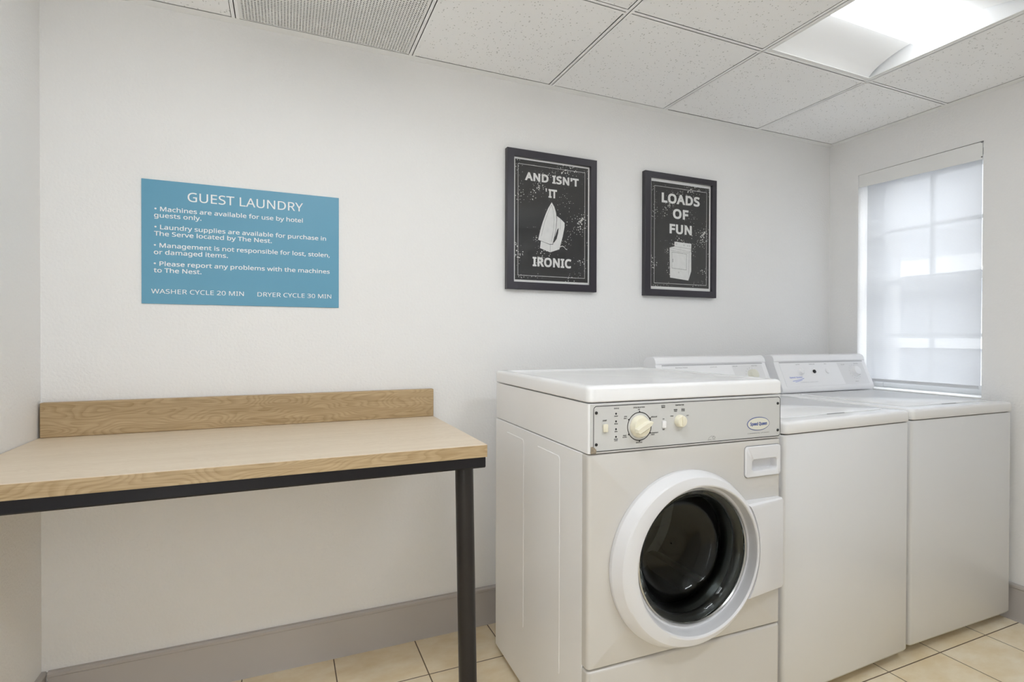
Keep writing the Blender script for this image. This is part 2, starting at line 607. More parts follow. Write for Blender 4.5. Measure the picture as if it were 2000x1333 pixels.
# ceiling: roof deck above, tiles lying in the grid
bm = one_box(-0.80, 3.45, -2.90, 0.12, 2.60, 2.66)
ceiling = struct('ceiling', bm, M['plenum'])
xs = [XL + 0.022] + [GX0 + k * T for k in range(-1, 5) if XL + 0.03 < GX0 + k * T < 3.12]
ys = [-0.022] + [GY0 - k * T for k in range(0, 4) if GY0 - k * T > YF + 0.03]
rnd = random.Random(4)
bt = bmesh.new()
xe = [XL + 0.020] + [GX0 + k * T for k in range(-1, 5)]
VENT = (-1, 0)
LIGHTS = [(2, 1), (-1, 2), (1, 3)]  # first cell is the seen fixture, the others hold added fill lights
for i in range(-2, 5):
    for j in range(-0, 5):
        # opening between bars
        x0 = GX0 + i * T + TB
        x1 = GX0 + (i + 1) * T
        y1 = GY0 - (j - 1) * T
        y0 = GY0 - j * T + TB
        x0 = max(x0, XL + 0.022)
        far = 3.12 if y0 < -1.7 else XR
        x1 = min(x1, far - 0.022)
        y1 = min(y1, -0.022)
        y0 = max(y0, YF + 0.022)
        if x1 - x0 < 0.02 or y1 - y0 < 0.02:
            continue
        if (i, j) == VENT or (i, j) in LIGHTS:
            continue
        gx = rnd.choice((0.0022, 0.003, 0.0042))
        gy = rnd.choice((0.0020, 0.0032, 0.0045))
        z = ZC + 0.0012
        box(bt, x0 - 0.006, x1 - gx, y0 - 0.006, y1 - gy, z, z + 0.015)
struct('ceiling_tile', bt, M['tile'], ceiling, smooth=0)
# grid bars: flat flanges with upright webs above
bg_ = bmesh.new()
for k in range(-1, 5):
    x = GX0 + k * T
    if XL + 0.03 < x < 3.1:
        box(bg_, x, x + TB, YF, -0.002, ZC, ZC + 0.0010)
        box(bg_, x + TB / 2 - 0.0015, x + TB / 2 + 0.0015, YF, -0.002, ZC, ZC + 0.038)
for k in range(0, 4):
    y = GY0 - k * T
    if y > YF + 0.03:
        x = XL
        for kk in range(-1, 6):
            xa = GX0 + kk * T
            far = 3.12 if y < -1.6 else XR
            xa = min(xa, far)
            if xa > x:
                box(bg_, x, xa, y, y + TB, ZC, ZC + 0.0010)
                box(bg_, x, xa, y + TB / 2 - 0.0015, y + TB / 2 + 0.0015, ZC, ZC + 0.038)
            x = xa + TB
struct('ceiling_grid', bg_, M['grid'], ceiling, smooth=0)
bm = bmesh.new()
prof = [(0.0, ZC - 0.0072), (-0.002, ZC - 0.0072), (-0.022, ZC), (-0.022, ZC + 0.001), (-0.002, ZC + 0.001), (-0.002, ZC + 0.022), (0, ZC + 0.022)]
prism(bm, prof, 'x', XL + 0.001, XR - 0.001)
struct('trim_1', bm, M['trim'], smooth=0)
bm = bmesh.new()
prism(bm, [(XR + p[0], p[1]) for p in prof], 'y', -1.60, -0.023)
struct('trim_2', bm, M['trim'], smooth=0)
bm = bmesh.new()
prism(bm, [(XL - p[0], p[1]) for p in prof], 'y', YF + 0.01, -0.023)
struct('trim_3', bm, M['trim'], smooth=0)

# cove bases
bprof = [(0.0, 0.0), (-0.016, 0.0), (-0.0105, 0.010), (-0.0100, 0.134), (-0.0140, 0.138), (-0.0145, 0.146), (-0.010, 0.1515), (0.0, 0.1525)]
bm = bmesh.new(); prism(bm, bprof, 'x', XL + 0.017, XR - 0.017)
struct('baseboard_back', bm, M['base'])
bm = bmesh.new(); prism(bm, [(XL - p[0], p[1]) for p in bprof], 'y', YF + 0.001, -0.0005)
struct('baseboard_left', bm, M['base'])
bm = bmesh.new(); prism(bm, [(XR + p[0], p[1]) for p in bprof], 'y', -1.60, -0.0005)
struct('baseboard_right', bm, M['base'])

# ------------------------------------------------------------------ window
win = bmesh.new()
FX0, FX1 = 2.945, 3.018
FS = 0.055          # stile width
box(win, FX0, FX1, WY0 + 0.001, WY0 + FS, WZ0 + 0.001, WZ1 - 0.001, 0.004)
box(win, FX0, FX1, WY1 - FS, WY1 - 0.001, WZ0 + 0.001, WZ1 - 0.001, 0.004)
box(win, FX0, FX1, WY0 + FS, WY1 - FS, WZ0 + 0.001, WZ0 + 0.05, 0.004)
box(win, FX0, FX1, WY0 + FS, WY1 - FS, WZ1 - 0.05, WZ1 - 0.001, 0.004)
window = struct('window_1', win, M['vinyl'])
bm = one_box(FX0 + 0.012, FX1 - 0.02, WY0 + FS, WY1 - FS, 1.455, 1.487, 0.003)
struct('meeting_rail', bm, M['vinyl'], window)
for zc in (1.744, 1.195):
    struct('muntin', one_box(2.953, 2.975, WY0 + FS, WY1 - FS, zc - 0.008, zc + 0.008, 0.002), M['vinyl'], window)
for za, zb in ((WZ0 + 0.05, 1.455), (1.487, WZ1 - 0.05)):
    struct('muntin', one_box(2.952, 2.976, -0.4465, -0.4305, za, zb, 0.002), M['vinyl'], window)
for za, zb in ((WZ0 + 0.05, 1.455), (1.487, WZ1 - 0.05)):
    struct('window_pane', one_box(2.984, 2.988, WY0 + FS, WY1 - FS, za, zb), M['pane'], window)
struct('window_sill', one_box(XR - 0.002, FX0, WY0 + 0.0015, WY1 - 0.0015, WZ0 - 0.0, WZ0 + 0.006, 0.002), M['trim'], window)

SHX = 2.8500
shade = thing('roller_shade', 'sheer white roller shade pulled down over the window behind the washers', 'window shade', (SHX, -0.4378, 0.94))
def sh(x0, x1, y0, y1, z0, z1, bev=0.0):
    return one_box(x0 - SHX, x1 - SHX, y0 + 0.4378, y1 + 0.4378, z0 - 0.94, z1 - 0.94, bev)
finish('shade_fabric', sh(SHX - 0.0004, SHX + 0.0004, -0.6950, -0.1890, 0.9500, 2.0000), M['shade'], shade)
finish('hem_bar', sh(SHX - 0.0032, SHX - 0.0005, -0.6880, -0.1960, 0.9520, 0.9670, 0.0012), M['hem'], shade)
bm = bmesh.new()
# valance box whose lower edge dips a little at the near end
def vl(x, y, z): return (x - SHX, y + 0.4378, z - 0.94)
def fascia(y, zt, zb):
    return [vl(2.8150, y, zt), vl(2.886, y, zt), vl(2.886, y, zt - 0.003), vl(2.8185, y, zt - 0.003), vl(2.8185, y, zb), vl(2.8150, y, zb)]
loft(bm, [fascia(-0.165, 2.0445, 1.980), fascia(-0.7115, 2.0425, 1.966)], True, True)
finish('valance', bm, M['trim'], shade)
bm = bmesh.new()
cyl(bm, vl(2.8505, -0.172, 2.012), vl(2.8505, -0.704, 2.012), 0.016)
finish('roller_tube', bm, M['hem'], shade)
bm = bmesh.new()
z = 1.955
while z > 1.50:
    bmesh.ops.create_icosphere(bm, subdivisions=1, radius=0.0018, matrix=Matrix.Translation(vl(2.822, -0.7115, z)))
    z -= 0.006
cyl(bm, vl(2.822, -0.7115, 1.966), vl(2.822, -0.7115, 1.50), 0.0006, n=6)
finish('bead_chain', bm, M['hem'], shade)
for zz, r in ((2.041, 0.0035), (1.976, 0.003)):
    bm = bmesh.new()
    cyl(bm, vl(2.8150, -0.7095, zz), vl(2.8128, -0.7095, zz), r, n=12)
    finish('bracket_pin', bm, M['grey_ink'], shade)

# what stands outside
struct('ground_outside', one_box(3.3, 30.0, -18.0, 18.0, -0.30, -0.20), M['asphalt'])
house = thing('neighbouring_house', 'pale grey low building with a gable seen faintly through the roller shade', 'building', (8.0, 3.0, -0.20))
finish('wall', one_box(0, 5, -9, 9, 0, 2.35), M['siding'], house)
bm = bmesh.new(); prism(bm, [(-9.4, 2.35), (9.4, 2.35), (9.4, 2.45), (3.0, 3.55), (-1.5, 4.35), (-9.4, 2.75)], 'x', -0.35, 5.3)
finish('roof', bm, M['roofing'], house)
finish('fascia', one_box(-0.42, -0.35, -9.4, 9.4, 2.20, 2.40), M['fascia'], house)
finish('band_course', one_box(-0.05, 0.0, -9, 9, 1.25, 1.38), M['fascia'], house)

# ------------------------------------------------------------------ ceiling fixtures
def troffer(label, gi, gj, lens_mat):
    x0, x1 = GX0 + gi * T + TB, GX0 + (gi + 1) * T
    y1, y0 = GY0 - (gj - 1) * T, GY0 - gj * T + TB
    cx, cy = (x0 + x1) / 2, (y0 + y1) / 2
    hx, hy = (x1 - x0) / 2 + 0.008, (y1 - y0) / 2 + 0.008
    t = thing('ceiling_light', label, 'ceiling light', (cx, cy, ZC + 0.0012))
    # frame flange and pan
    bm = bmesh.new()
    f = 0.020
    box(bm, -hx, hx, hy - f, hy, 0, 0.004)
    box(bm, -hx, hx, -hy, -hy + f, 0, 0.004)
    box(bm, -hx, -hx + f, -hy + f, hy - f, 0, 0.004)
    box(bm, hx - f, hx, -hy + f, hy - f, 0, 0.004)
    finish('frame', bm, M['trim'], t, 0)
    bm = bmesh.new()
    box(bm, -hx, hx, -hy, hy, 0.092, 0.096)
    box(bm, -hx, -hx + 0.003, -hy, hy, 0.004, 0.092)
    box(bm, hx - 0.003, hx, -hy, hy, 0.004, 0.092)
    box(bm, -hx + 0.003, hx - 0.003, -hy, -hy + 0.003, 0.004, 0.092)
    box(bm, -hx + 0.003, hx - 0.003, hy - 0.003, hy, 0.004, 0.092)
    finish('housing', bm, M['reflector'], t, 0)
    bx = hx - f - 0.002
    for s in (-1, 1):
        bm = bmesh.new()
        n = 14
        ya, yb = hy - f, 0.070
        top = []
        for i in range(n + 1):
            u = i / n
            y = ya + (yb - ya) * u
            z = 0.003 + 0.062 * math.sin(math.pi * (0.5 * u ** 0.9)) ** 0.75
            top.append((s * y, z))
        loft(bm, [[(x, p[0], p[1]) for p in top] + [(x, p[0], p[1] + 0.002) for p in top[::-1]] for x in (-bx, bx)], True, True)
        finish('reflector', bm, M['reflector'], t, 40)
    bm = bmesh.new()
    pr = [(-0.068, 0.064), (-0.068, 0.020)]
    for i in range(9):
        u = -1 + 2 * i / 8
        pr.append((u * 0.064, 0.008 + 0.010 * u * u))
    pr += [(0.068, 0.020), (0.068, 0.064)]
    prism(bm, pr, 'x', -bx + 0.001, bx - 0.001)
    finish('lens', bm, lens_mat, t, 40)
    return t


troffer('square recessed ceiling light with a glowing centre lens above the washers', 2, 1, M['lens'])
troffer('added unseen fill light overhead in front of the table', -1, 2, M['lens_fill_left'])  # unseen fixture added to brighten the table side
troffer('added unseen fill light overhead between the dryers and the front loader', 1, 3, M['lens_fill_right'])  # unseen fixture added to brighten the machines and right side

vx0, vx1 = GX0 - T + TB, GX0
vy0, vy1 = GY0 + TB, -0.022
vent = thing('air_return_grille', 'white eggcrate air return grille in the ceiling above the sign', 'ceiling vent', ((vx0 + vx1) / 2, (vy0 + vy1) / 2, ZC + 0.0012))
hx, hy = (vx1 - vx0) / 2, (vy1 - vy0) / 2
bm = bmesh.new()
fw_ = 0.006
box(bm, -hx, hx, hy - fw_, hy - 0.002, 0, 0.014)
box(bm, -hx, hx, -hy, -hy + fw_, 0, 0.014)
box(bm, -hx, -hx + fw_, -hy + fw_, hy - fw_, 0, 0.014)
box(bm, hx - fw_ - 0.003, hx - 0.003, -hy + fw_, hy - fw_, 0, 0.014)
finish('frame', bm, M['trim'], vent, 0)
bm = bmesh.new()
p = 0.0098
x = -hx + fw_
while x < hx - fw_:
    box(bm, x, x + 0.0042, -hy + fw_, hy - fw_, 0.001, 0.0030)
    x += p
y = -hy + fw_
while y < hy - fw_:
    box(bm, -hx + fw_, hx - fw_, y, y + 0.0046, 0.0012, 0.0028)
    y += p
finish('eggcrate_core', bm, M['trim'], vent, 0)
bm = one_box(-hx, hx, -hy, hy, 0.06, 0.065)
finish('duct_collar', bm, M['duct'], vent, 0)

# ================================================================== folding table
tb = thing('laundry_table', 'oak laminate table with black front rail fixed in the left corner below the sign', 'table', (0.0, 0.0, 0.0))
ZT = 0.8708
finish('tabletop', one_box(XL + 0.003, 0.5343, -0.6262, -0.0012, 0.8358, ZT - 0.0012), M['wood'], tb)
finish('lit_top_sheet', one_box(XL + 0.003, 0.5343, -0.6262, -0.0012, ZT - 0.0011, ZT), M['woodtop_lit'], tb)  # thin sheet carrying the lightened top colour
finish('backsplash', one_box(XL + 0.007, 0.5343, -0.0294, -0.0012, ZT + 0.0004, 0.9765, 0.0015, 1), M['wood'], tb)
bm = bmesh.new()
rail = [(-0.6215, 0.8356), (-0.6215, 0.808), (-0.6165, 0.8035), (-0.592, 0.8035), (-0.590, 0.806), (-0.590, 0.8356)]
prism(bm, rail, 'x', XL + 0.003, 0.5310)
finish('front_rail', bm, M['black'], tb)
bm = bmesh.new()
cyl(bm, (0.4985, -0.572, 0.006), (0.4847, -0.5655, 0.8034), 0.0265, n=40)
leg = finish('leg', bm, M['pipe'], tb)
bm = bmesh.new(); cyl(bm, (0.4986, -0.572, 0.0), (0.4985, -0.572, 0.010), 0.029, n=40)
finish('foot_cap', bm, M['black'], leg)

# ================================================================== wall sign
sg = thing('guest_laundry_sign', 'blue rectangular laundry rules sign with white lettering above the table', 'sign', (-0.1188, 0.0, 1.4858))
SX, SZ = -0.1188, 1.4858
finish('board', one_box(-0.4225 - SX, 0.1845 - SX, -0.0040, -0.0003, 1.2845 - SZ, 1.6875 - SZ, 0.0006, 1), M['sign'], sg)
def put_sign(x, z): return (x - SX, -0.0045, z - SZ)
lettering('heading', [('GUEST LAUNDRY', -0.2937, 0.0624, 1.6255, 0.0300, 0.006)], M['white'], sg, put_sign)
B1 = 0.020
for rule in (
    [('\u2022 Machines are available for use by hotel', -0.3868, 0.0616, 1.5863, 0.0146, B1),
     ('guests only.', -0.3878, -0.2537, 1.5655, 0.0146, B1)],
    [('\u2022 Laundry supplies are available for purchase in', -0.3869, 0.1401, 1.5275, 0.0146, B1),
     ('The Serve located by The Nest.', -0.3879, -0.0394, 1.5060, 0.0146, B1)],
    [('\u2022 Management is not responsible for lost, stolen,', -0.3886, 0.1531, 1.4680, 0.0146, B1),
     ('or damaged items.', -0.3886, -0.1754, 1.4456, 0.0146, B1)],
    [('\u2022 Please report any problems with the machines', -0.3890, 0.1531, 1.4083, 0.0146, B1),
     ('to The Nest.', -0.3890, -0.2539, 1.3865, 0.0146, B1)]):
    lettering('rule_text', rule, M['white'], sg, put_sign)
lettering('washer_cycle_time', [('WASHER CYCLE 20 MIN', -0.3962, -0.1271, 1.3180, 0.0148, 0.006)], M['white'], sg, put_sign)
lettering('dryer_cycle_time', [('DRYER CYCLE 30 MIN', -0.0850, 0.1584, 1.3180, 0.0148, 0.006)], M['white'], sg, put_sign)

# ================================================================== posters
def poster(label, X0, X1, Z0, Z1, inner, prt, line):
    cx, cz = (X0 + X1) / 2, (Z0 + Z1) / 2
    t = thing('framed_poster', label, 'poster', (cx, 0.0, cz))
    def L(x, z, y): return (x - cx, y, z - cz)
    # frame: four-sided moulding lofted outer -> inner
    def lp(a, y): return [L(a[0], a[2], y), L(a[1], a[2], y), L(a[1], a[3], y), L(a[0], a[3], y)]
    out = (X0, X1, Z0, Z1)
    ins = lambda d: (out[0] + d, out[1] - d, out[2] + d, out[3] - d)
    bm = bmesh.new()
    loft(bm, [lp(out, -0.0006), lp(out, -0.0240), lp(ins(0.0012), -0.0252), lp((inner[0] - 0.001, inner[1] + 0.001, inner[2] - 0.001, inner[3] + 0.001), -0.0252),
              lp(inner, -0.0242), lp(inner, -0.0060)])
    finish('frame', bm, M['frame'], t, 0)
    finish('mat_paper', one_box(inner[0] - 0.004 - cx, inner[1] + 0.004 - cx, -0.0110, -0.0030, inner[2] - 0.004 - cz, inner[3] + 0.004 - cz), M['paper'], t)
    pr = finish('print', one_box(prt[0] - cx, prt[1] - cx, -0.0114, -0.0111, prt[2] - cz, prt[3] - cz), M['print'], t)
    finish('glazing', one_box(inner[0] + 0.0003 - cx, inner[1] - 0.0003 - cx, -0.0150, -0.0130, inner[2] + 0.0003 - cz, inner[3] - 0.0003 - cz), M['pane'], t)
    w = 0.0016
    bm = bmesh.new()
    a = line
    for q in ((a[0], a[1], a[2], a[2] + w), (a[0], a[1], a[3] - w, a[3]), (a[0], a[0] + w, a[2] + w, a[3] - w), (a[1] - w, a[1], a[2] + w, a[3] - w)):
        ngon(bm, [L(q[0], q[2], -0.0117), L(q[1], q[2], -0.0117), L(q[1], q[3], -0.0117), L(q[0], q[3], -0.0117)])
    finish('border_line', bm, M['offwhite'], pr, 0)
    return t, pr, L


t1, pr1, L1 = poster('larger black framed poster showing a clothes iron, left of the two posters', 0.8450, 1.2757, 1.3795, 1.9630,
                     (0.8760, 1.2450, 1.4100, 1.9325), (0.8855, 1.2375, 1.4205, 1.9248), (0.8982, 1.2225, 1.4385, 1.9065))
pt1 = lambda y: (lambda x, z: L1(x, z, y))
lettering('wording', [("'", 1.0275, None, 1.7790, 0.0370, 0.02)], M['offwhite'], pr1, pt1(-0.0118))
for ln in [("AND ISN'T", 0.9301, 1.1900, 1.8400, 0.0345, 0.072), ("IT", 1.0415, 1.0824, 1.7775, 0.0370, 0.075),
                      ('IRONIC', 0.9674, 1.1545, 1.4800, 0.0395, 0.072)]:
    lettering('wording', [ln], M['offwhite'], pr1, pt1(-0.0118))
bm = bmesh.new()
sole = [(1.0570, 1.7592), (1.0405, 1.7323), (1.0277, 1.7048), (1.0149, 1.6723), (1.0045, 1.6400), (0.9976, 1.6133), (0.9930, 1.5932),
        (1.0193, 1.5862), (1.0458, 1.5792), (1.0618, 1.5803), (1.0706, 1.6137), (1.0782, 1.6514), (1.0811, 1.6887), (1.0786, 1.7149), (1.0701, 1.7405)]
ngon(bm, [L1(*p, -0.0117) for p in sole])
body = [(1.0810, 1.7035), (1.0990, 1.6929), (1.1202, 1.6762), (1.1203, 1.6591), (1.1114, 1.6169), (1.0953, 1.5599), (1.0506, 1.5437),
        (1.0019, 1.5588), (1.0058, 1.5889), (1.0458, 1.5772), (1.0640, 1.5783), (1.0735, 1.6244), (1.0815, 1.6674)]
ngon(bm, [L1(*p, -0.0117) for p in body])
cord = [(1.0953, 1.5672), (1.1085, 1.5734), (1.1188, 1.5699), (1.1260, 1.5611), (1.1335, 1.5597)]
top = [(x, z + 0.003) for x, z in cord]
for a, b, c, d in zip(cord, cord[1:], top[1:], top):
    ngon(bm, [L1(*q, -0.0117) for q in (a, b, c, d)])
finish('iron_drawing', bm, M['offwhite'], pr1, 0)
bm = bmesh.new()
hole = [(1.0908, 1.6514), (1.0885, 1.6284), (1.0814, 1.6040), (1.0695, 1.5872), (1.0655, 1.5869), (1.0690, 1.6055), (1.0765, 1.6220), (1.0842, 1.6439)]
ngon(bm, [L1(*p, -0.0119) for p in hole])
def stroke(bm, L, pts, w, y):
    for a, b in zip(pts, pts[1:]):
        d = Vector((b[0] - a[0], b[1] - a[1]))
        n = Vector((-d.y, d.x)).normalized() * w / 2
        ngon(bm, [L(a[0] - n.x, a[1] - n.y, y), L(b[0] - n.x, b[1] - n.y, y), L(b[0] + n.x, b[1] + n.y, y), L(a[0] + n.x, a[1] + n.y, y)])
stroke(bm, L1, [(0.9936, 1.5927), (1.0193, 1.5857), (1.0458, 1.5785), (1.0622, 1.5795), (1.0715, 1.6137), (1.0792, 1.6514), (1.0824, 1.6887), (1.0800, 1.7149)], 0.0014, -0.0119)
stroke(bm, L1, [(1.0506, 1.5437), (1.0500, 1.5785)], 0.0009, -0.0119)
stroke(bm, L1, [(1.0565, 1.7480), (1.0640, 1.7250), (1.0690, 1.6850), (1.0655, 1.6400), (1.0560, 1.5900)], 0.0008, -0.0119)
stroke(bm, L1, [(1.0555, 1.7480), (1.0400, 1.7150), (1.0230, 1.6700), (1.0080, 1.6100)], 0.0008, -0.0119)
stroke(bm, L1, [(1.0990, 1.6929), (1.1010, 1.6700), (1.0985, 1.6450)], 0.0008, -0.0119)
finish('drawing_line', bm, M['ink'], pr1, 0)

t2, pr2, L2 = poster('smaller black framed poster showing a washer, right of the two posters', 1.5370, 1.9675, 1.3755, 1.9548,
                     (1.5705, 1.9400, 1.4062, 1.9285), (1.5818, 1.9310, 1.4208, 1.9142), (1.5982, 1.9155, 1.4358, 1.8946))
pt2 = lambda y: (lambda x, z: L2(x, z, y))
for ln in [('LOADS', 1.6408, 1.8708, 1.8192, 0.0465, 0.072), ('OF', 1.7076, 1.8012, 1.7487, 0.0465, 0.072),
                      ('FUN', 1.6882, 1.8224, 1.6763, 0.0455, 0.072)]:
    lettering('wording', [ln], M['offwhite'], pr2, pt2(-0.0118))
bm = bmesh.new()
for poly in ([(1.7178, 1.6387), (1.8201, 1.6354), (1.8196, 1.6100), (1.7178, 1.6160)],
             [(1.6887, 1.6085), (1.7178, 1.6160), (1.8196, 1.6100), (1.8196, 1.6002), (1.8080, 1.5951)],
             [(1.6887, 1.6085), (1.8080, 1.5951), (1.8034, 1.4561), (1.6922, 1.4655)],
             [(1.8080, 1.5951), (1.8196, 1.6002), (1.8203, 1.5028), (1.8034, 1.4561)]):
    ngon(bm, [L2(*p, -0.0117) for p in poly])
finish('washer_drawing', bm, M['offwhite'], pr2, 0)
bm = bmesh.new()
stroke(bm, L2, [(1.7021, 1.5882), (1.7910, 1.5832), (1.7901, 1.5067), (1.7026, 1.5117), (1.7021, 1.5882)], 0.0012, -0.0119)
stroke(bm, L2, [(1.6960, 1.5960), (1.8030, 1.5885)], 0.0009, -0.0119)
stroke(bm, L2, [(1.6890, 1.6085), (1.8080, 1.5951), (1.8196, 1.6002)], 0.0008, -0.0119)
stroke(bm, L2, [(1.8080, 1.5951), (1.8034, 1.4561)], 0.0010, -0.0119)
stroke(bm, L2, [(1.7178, 1.6155), (1.8196, 1.6095)], 0.0009, -0.0119)
stroke(bm, L2, [(1.7085, 1.5560), (1.7085, 1.5390)], 0.0022, -0.0119)
for cx_, cz_, r_ in [(1.7300, 1.6275, 0.003), (1.7750, 1.6255, 0.0035), (1.7980, 1.6240, 0.0025), (1.8090, 1.6235, 0.0025), (1.7441, 1.4920, 0.0028)]:
    pts = [(cx_ + r_ * math.cos(i * math.pi / 6), cz_ + r_ * math.sin(i * math.pi / 6)) for i in range(13)]
    stroke(bm, L2, pts, 0.0008, -0.0119)
finish('drawing_line', bm, M['ink'], pr2, 0)

# ================================================================== front-loading washer
fl = thing('front_loading_washer', 'front-loading washing machine with round glass door, nearest the table', 'washing machine', (0.7151, -0.8782, 0.0), -0.0257)
W = 0.6645
DP = 0.690
E1, E2 = M['enamel'], M['enamel_warm']
bm = bmesh.new()
# hollow cabinet: two sides, back, floor
box(bm, 0.0, 0.012, 0.0305, DP, 0.022, 0.8755, 0.002, 1)
box(bm, W - 0.012, W, 0.0305, DP, 0.022, 0.8755, 0.002, 1)
box(bm, 0.012, W - 0.012, DP - 0.012, DP, 0.022, 0.8755)
box(bm, 0.012, W - 0.012, 0.0305, DP - 0.012, 0.022, 0.034)
cab = finish('cabinet', bm, M['enamel_side_lit'], fl)
for ta, tbk in ((0.420, 0.580), (0.158, 0.318)):
    bm = bmesh.new()
    a = [(-0.0001, p[0], p[1]) for p in rrect(ta, tbk, 0.215, 0.842, 0.012, 4)]
    b = [(-0.0015, p[0], p[1]) for p in rrect(ta + 0.0016, tbk - 0.0016, 0.2166, 0.8404, 0.011, 4)]
    loft(bm, [a, b], False, True)
    finish('side_emboss', bm, M['enamel_side_lit'], cab, 0)
# dark block added inside, shade of the seams put into its colour
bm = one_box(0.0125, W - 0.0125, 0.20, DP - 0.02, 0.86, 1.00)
finish('seam_shade_block', bm, M['seam_shade'], cab)
# front panel with round opening
bm = bmesh.new()
k = 15
def panel_loop(y, d):
    return [(p[0], y, p[1]) for p in rrect(d, W - d, 0.3195 + d * 0.3, 0.8755 - d * 0.3, 0.004, k)]
HC = (0.343, 0.565)
def hole_loop(r, y):
    out = []
    for p in rrect(0.004, W - 0.004, 0.32, 0.875, 0.004, k):
        a = math.atan2(p[1] - HC[1], p[0] - HC[0])
        out.append((HC[0] + r * math.cos(a), y, HC[1] + r * math.sin(a)))
    return out
loops = [panel_loop(0.0300, 0.0)]
for i in range(6):
    a = math.pi / 2 * i / 5
    loops.append(panel_loop(0.011 * (1 - math.sin(a)), 0.011 * (1 - math.cos(a))))
# densify toward the hole so that the circle is round
rect = panel_loop(0.0, 0.011)
N2 = 96
def ring_of(r, y): return [(HC[0] + r * math.cos(2 * math.pi * i / N2), y, HC[1] + r * math.sin(2 * math.pi * i / N2)) for i in range(N2)]
loft(bm, loops)
bm.verts.ensure_lookup_table()
n = len(rect)
last = bm.verts[-n:]
hole = [bm.verts.new(p) for p in ring_of(0.200, 0.0)]
hole2 = [bm.verts.new(p) for p in ring_of(0.200, 0.030)]
edges = []
for i in range(n):
    e = bm.edges.get((last[i], last[(i + 1) % n]))
    edges.append(e if e else bm.edges.new((last[i], last[(i + 1) % n])))
for i in range(N2):
    edges.append(bm.edges.new((hole[i], hole[(i + 1) % N2])))
slot = [bm.verts.new(p) for p in rr_y(0.5235, 0.6545, 0.7715, 0.8570, 0.008, 0.0, 3)]
for i in range(len(slot)):
    edges.append(bm.edges.new((slot[i], slot[(i + 1) % len(slot)])))
bmesh.ops.triangle_fill(bm, edges=edges, use_beauty=True)
for i in range(N2):
    bm.faces.new((hole[i], hole[(i + 1) % N2], hole2[(i + 1) % N2], hole2[i]))
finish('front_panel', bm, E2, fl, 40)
bm = bmesh.new()
def lp_panel(y, d): return [(p[0], y, p[1]) for p in rrect(d, W - d, 0.036 + d * .3, 0.3155 - d * .6, 0.006, 4)]
loops = [lp_panel(0.0300, 0.0)]
for i in range(6):
    a = math.pi / 2 * i / 5
    loops.append(lp_panel(0.011 * (1 - math.sin(a)), 0.011 * (1 - math.cos(a))))
loft(bm, loops, True, True)
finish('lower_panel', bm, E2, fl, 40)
# upper control housing
bm = one_box(0.0, W, 0.0, DP, 0.8790, 1.0080, 0.006, 3, 'z')
hous = finish('control_housing', bm, M['enamel_side_lit'], fl)
# top with raised rim
bm = bmesh.new()
x0, x1, y0, y1 = -0.003, W + 0.003, -0.006, DP + 0.004
loops = []
loops.append(rr_z(x0 + 0.003, x1 - 0.003, y0 + 0.003, y1 - 0.003, 0.016, 1.0115))
loops.append(rr_z(x0, x1, y0, y1, 0.018, 1.0145))
loops.append(rr_z(x0, x1, y0, y1, 0.018, 1.0430))
for i in range(1, 5):
    a = math.pi / 2 * i / 4
    d = 0.0115 * (1 - math.cos(a)); h = 0.0115 * math.sin(a)
    loops.append(rr_z(x0 + d, x1 - d, y0 + d, y1 - d, 0.018, 1.0430 + h))
loops.append(rr_z(x0 + 0.030, x1 - 0.030, y0 + 0.030, y1 - 0.030, 0.014, 1.0548))
loops.append(rr_z(x0 + 0.036, x1 - 0.036, y0 + 0.036, y1 - 0.036, 0.014, 1.0530))
loops.append(rr_z(x0 + 0.044, x1 - 0.044, y0 + 0.044, y1 - 0.044, 0.014, 1.0478))
loops.append(rr_z(x0 + 0.054, x1 - 0.054, y0 + 0.054, y1 - 0.054, 0.014, 1.0470))
loft(bm, loops, True, True)
finish('top_panel', bm, M['porcelain'], fl, 40)
# control panel
cp = finish('control_panel', one_box(0.0055, W - 0.0045, -0.0022, -0.0003, 0.8815, 1.0060, 0.0008, 1), M['panel'], fl)
bm = bmesh.new()
a = rr_y(0.0135, 0.6585, 0.8835, 1.0022, 0.010, -0.0026)
b = rr_y(0.0152, 0.6568, 0.8854, 1.0003, 0.0085, -0.0026)
loft(bm, [a, b])
finish('outline', bm, M['ink'], cp, 0)
for sx, sz in ((0.0222, 0.9843), (0.0224, 0.9024), (0.6480, 0.9822), (0.6484, 0.9020)):
    bm = bmesh.new()
    lathe_y(bm, [(0.0042, -0.0023), (0.0040, -0.0038), (0.0028, -0.0048), (0.0012, -0.0040)], sx, sz, 16, True, True)
    finish('screw', bm, M['screw'], cp)
bm = one_box(0.0415, 0.0550, -0.0085, -0.0023, 0.9335, 0.9545, 0.0022, 2)
finish('start_button', bm, M['ivory'], cp)
for sz in (0.9795, 0.9595, 0.9390, 0.9190):
    bm = bmesh.new()
    lathe_y(bm, [(0.0026, -0.0023), (0.0024, -0.0030)], 0.0816, sz, 16, False, True)
    finish('indicator_light', bm, M['ink'], cp)
bm = bmesh.new()
lathe_y(bm, [(0.0362, -0.0026), (0.0385, -0.0026)], 0.1545, 0.9422, 64)
for ang in (90, 30, -30, -90, 210, 150):
    a = math.radians(ang)
    c, s_ = math.cos(a), math.sin(a)
    def rp(r, w): return (0.1545 + r * c - w * s_, -0.00265, 0.9422 + r * s_ + w * c)
    ngon(bm, [rp(0.0372, 0.0035), rp(0.0372, -0.0035), rp(0.0425, 0.0)])
finish('dial_ring', bm, M['ink'], cp, 0)
bm = bmesh.new()
lathe_y(bm, [(0.0298, -0.0023), (0.0300, -0.0060), (0.0280, -0.0090), (0.0258, -0.0160), (0.0245, -0.0178), (0.0190, -0.0184)], 0.1545, 0.9422, 56, False, True)
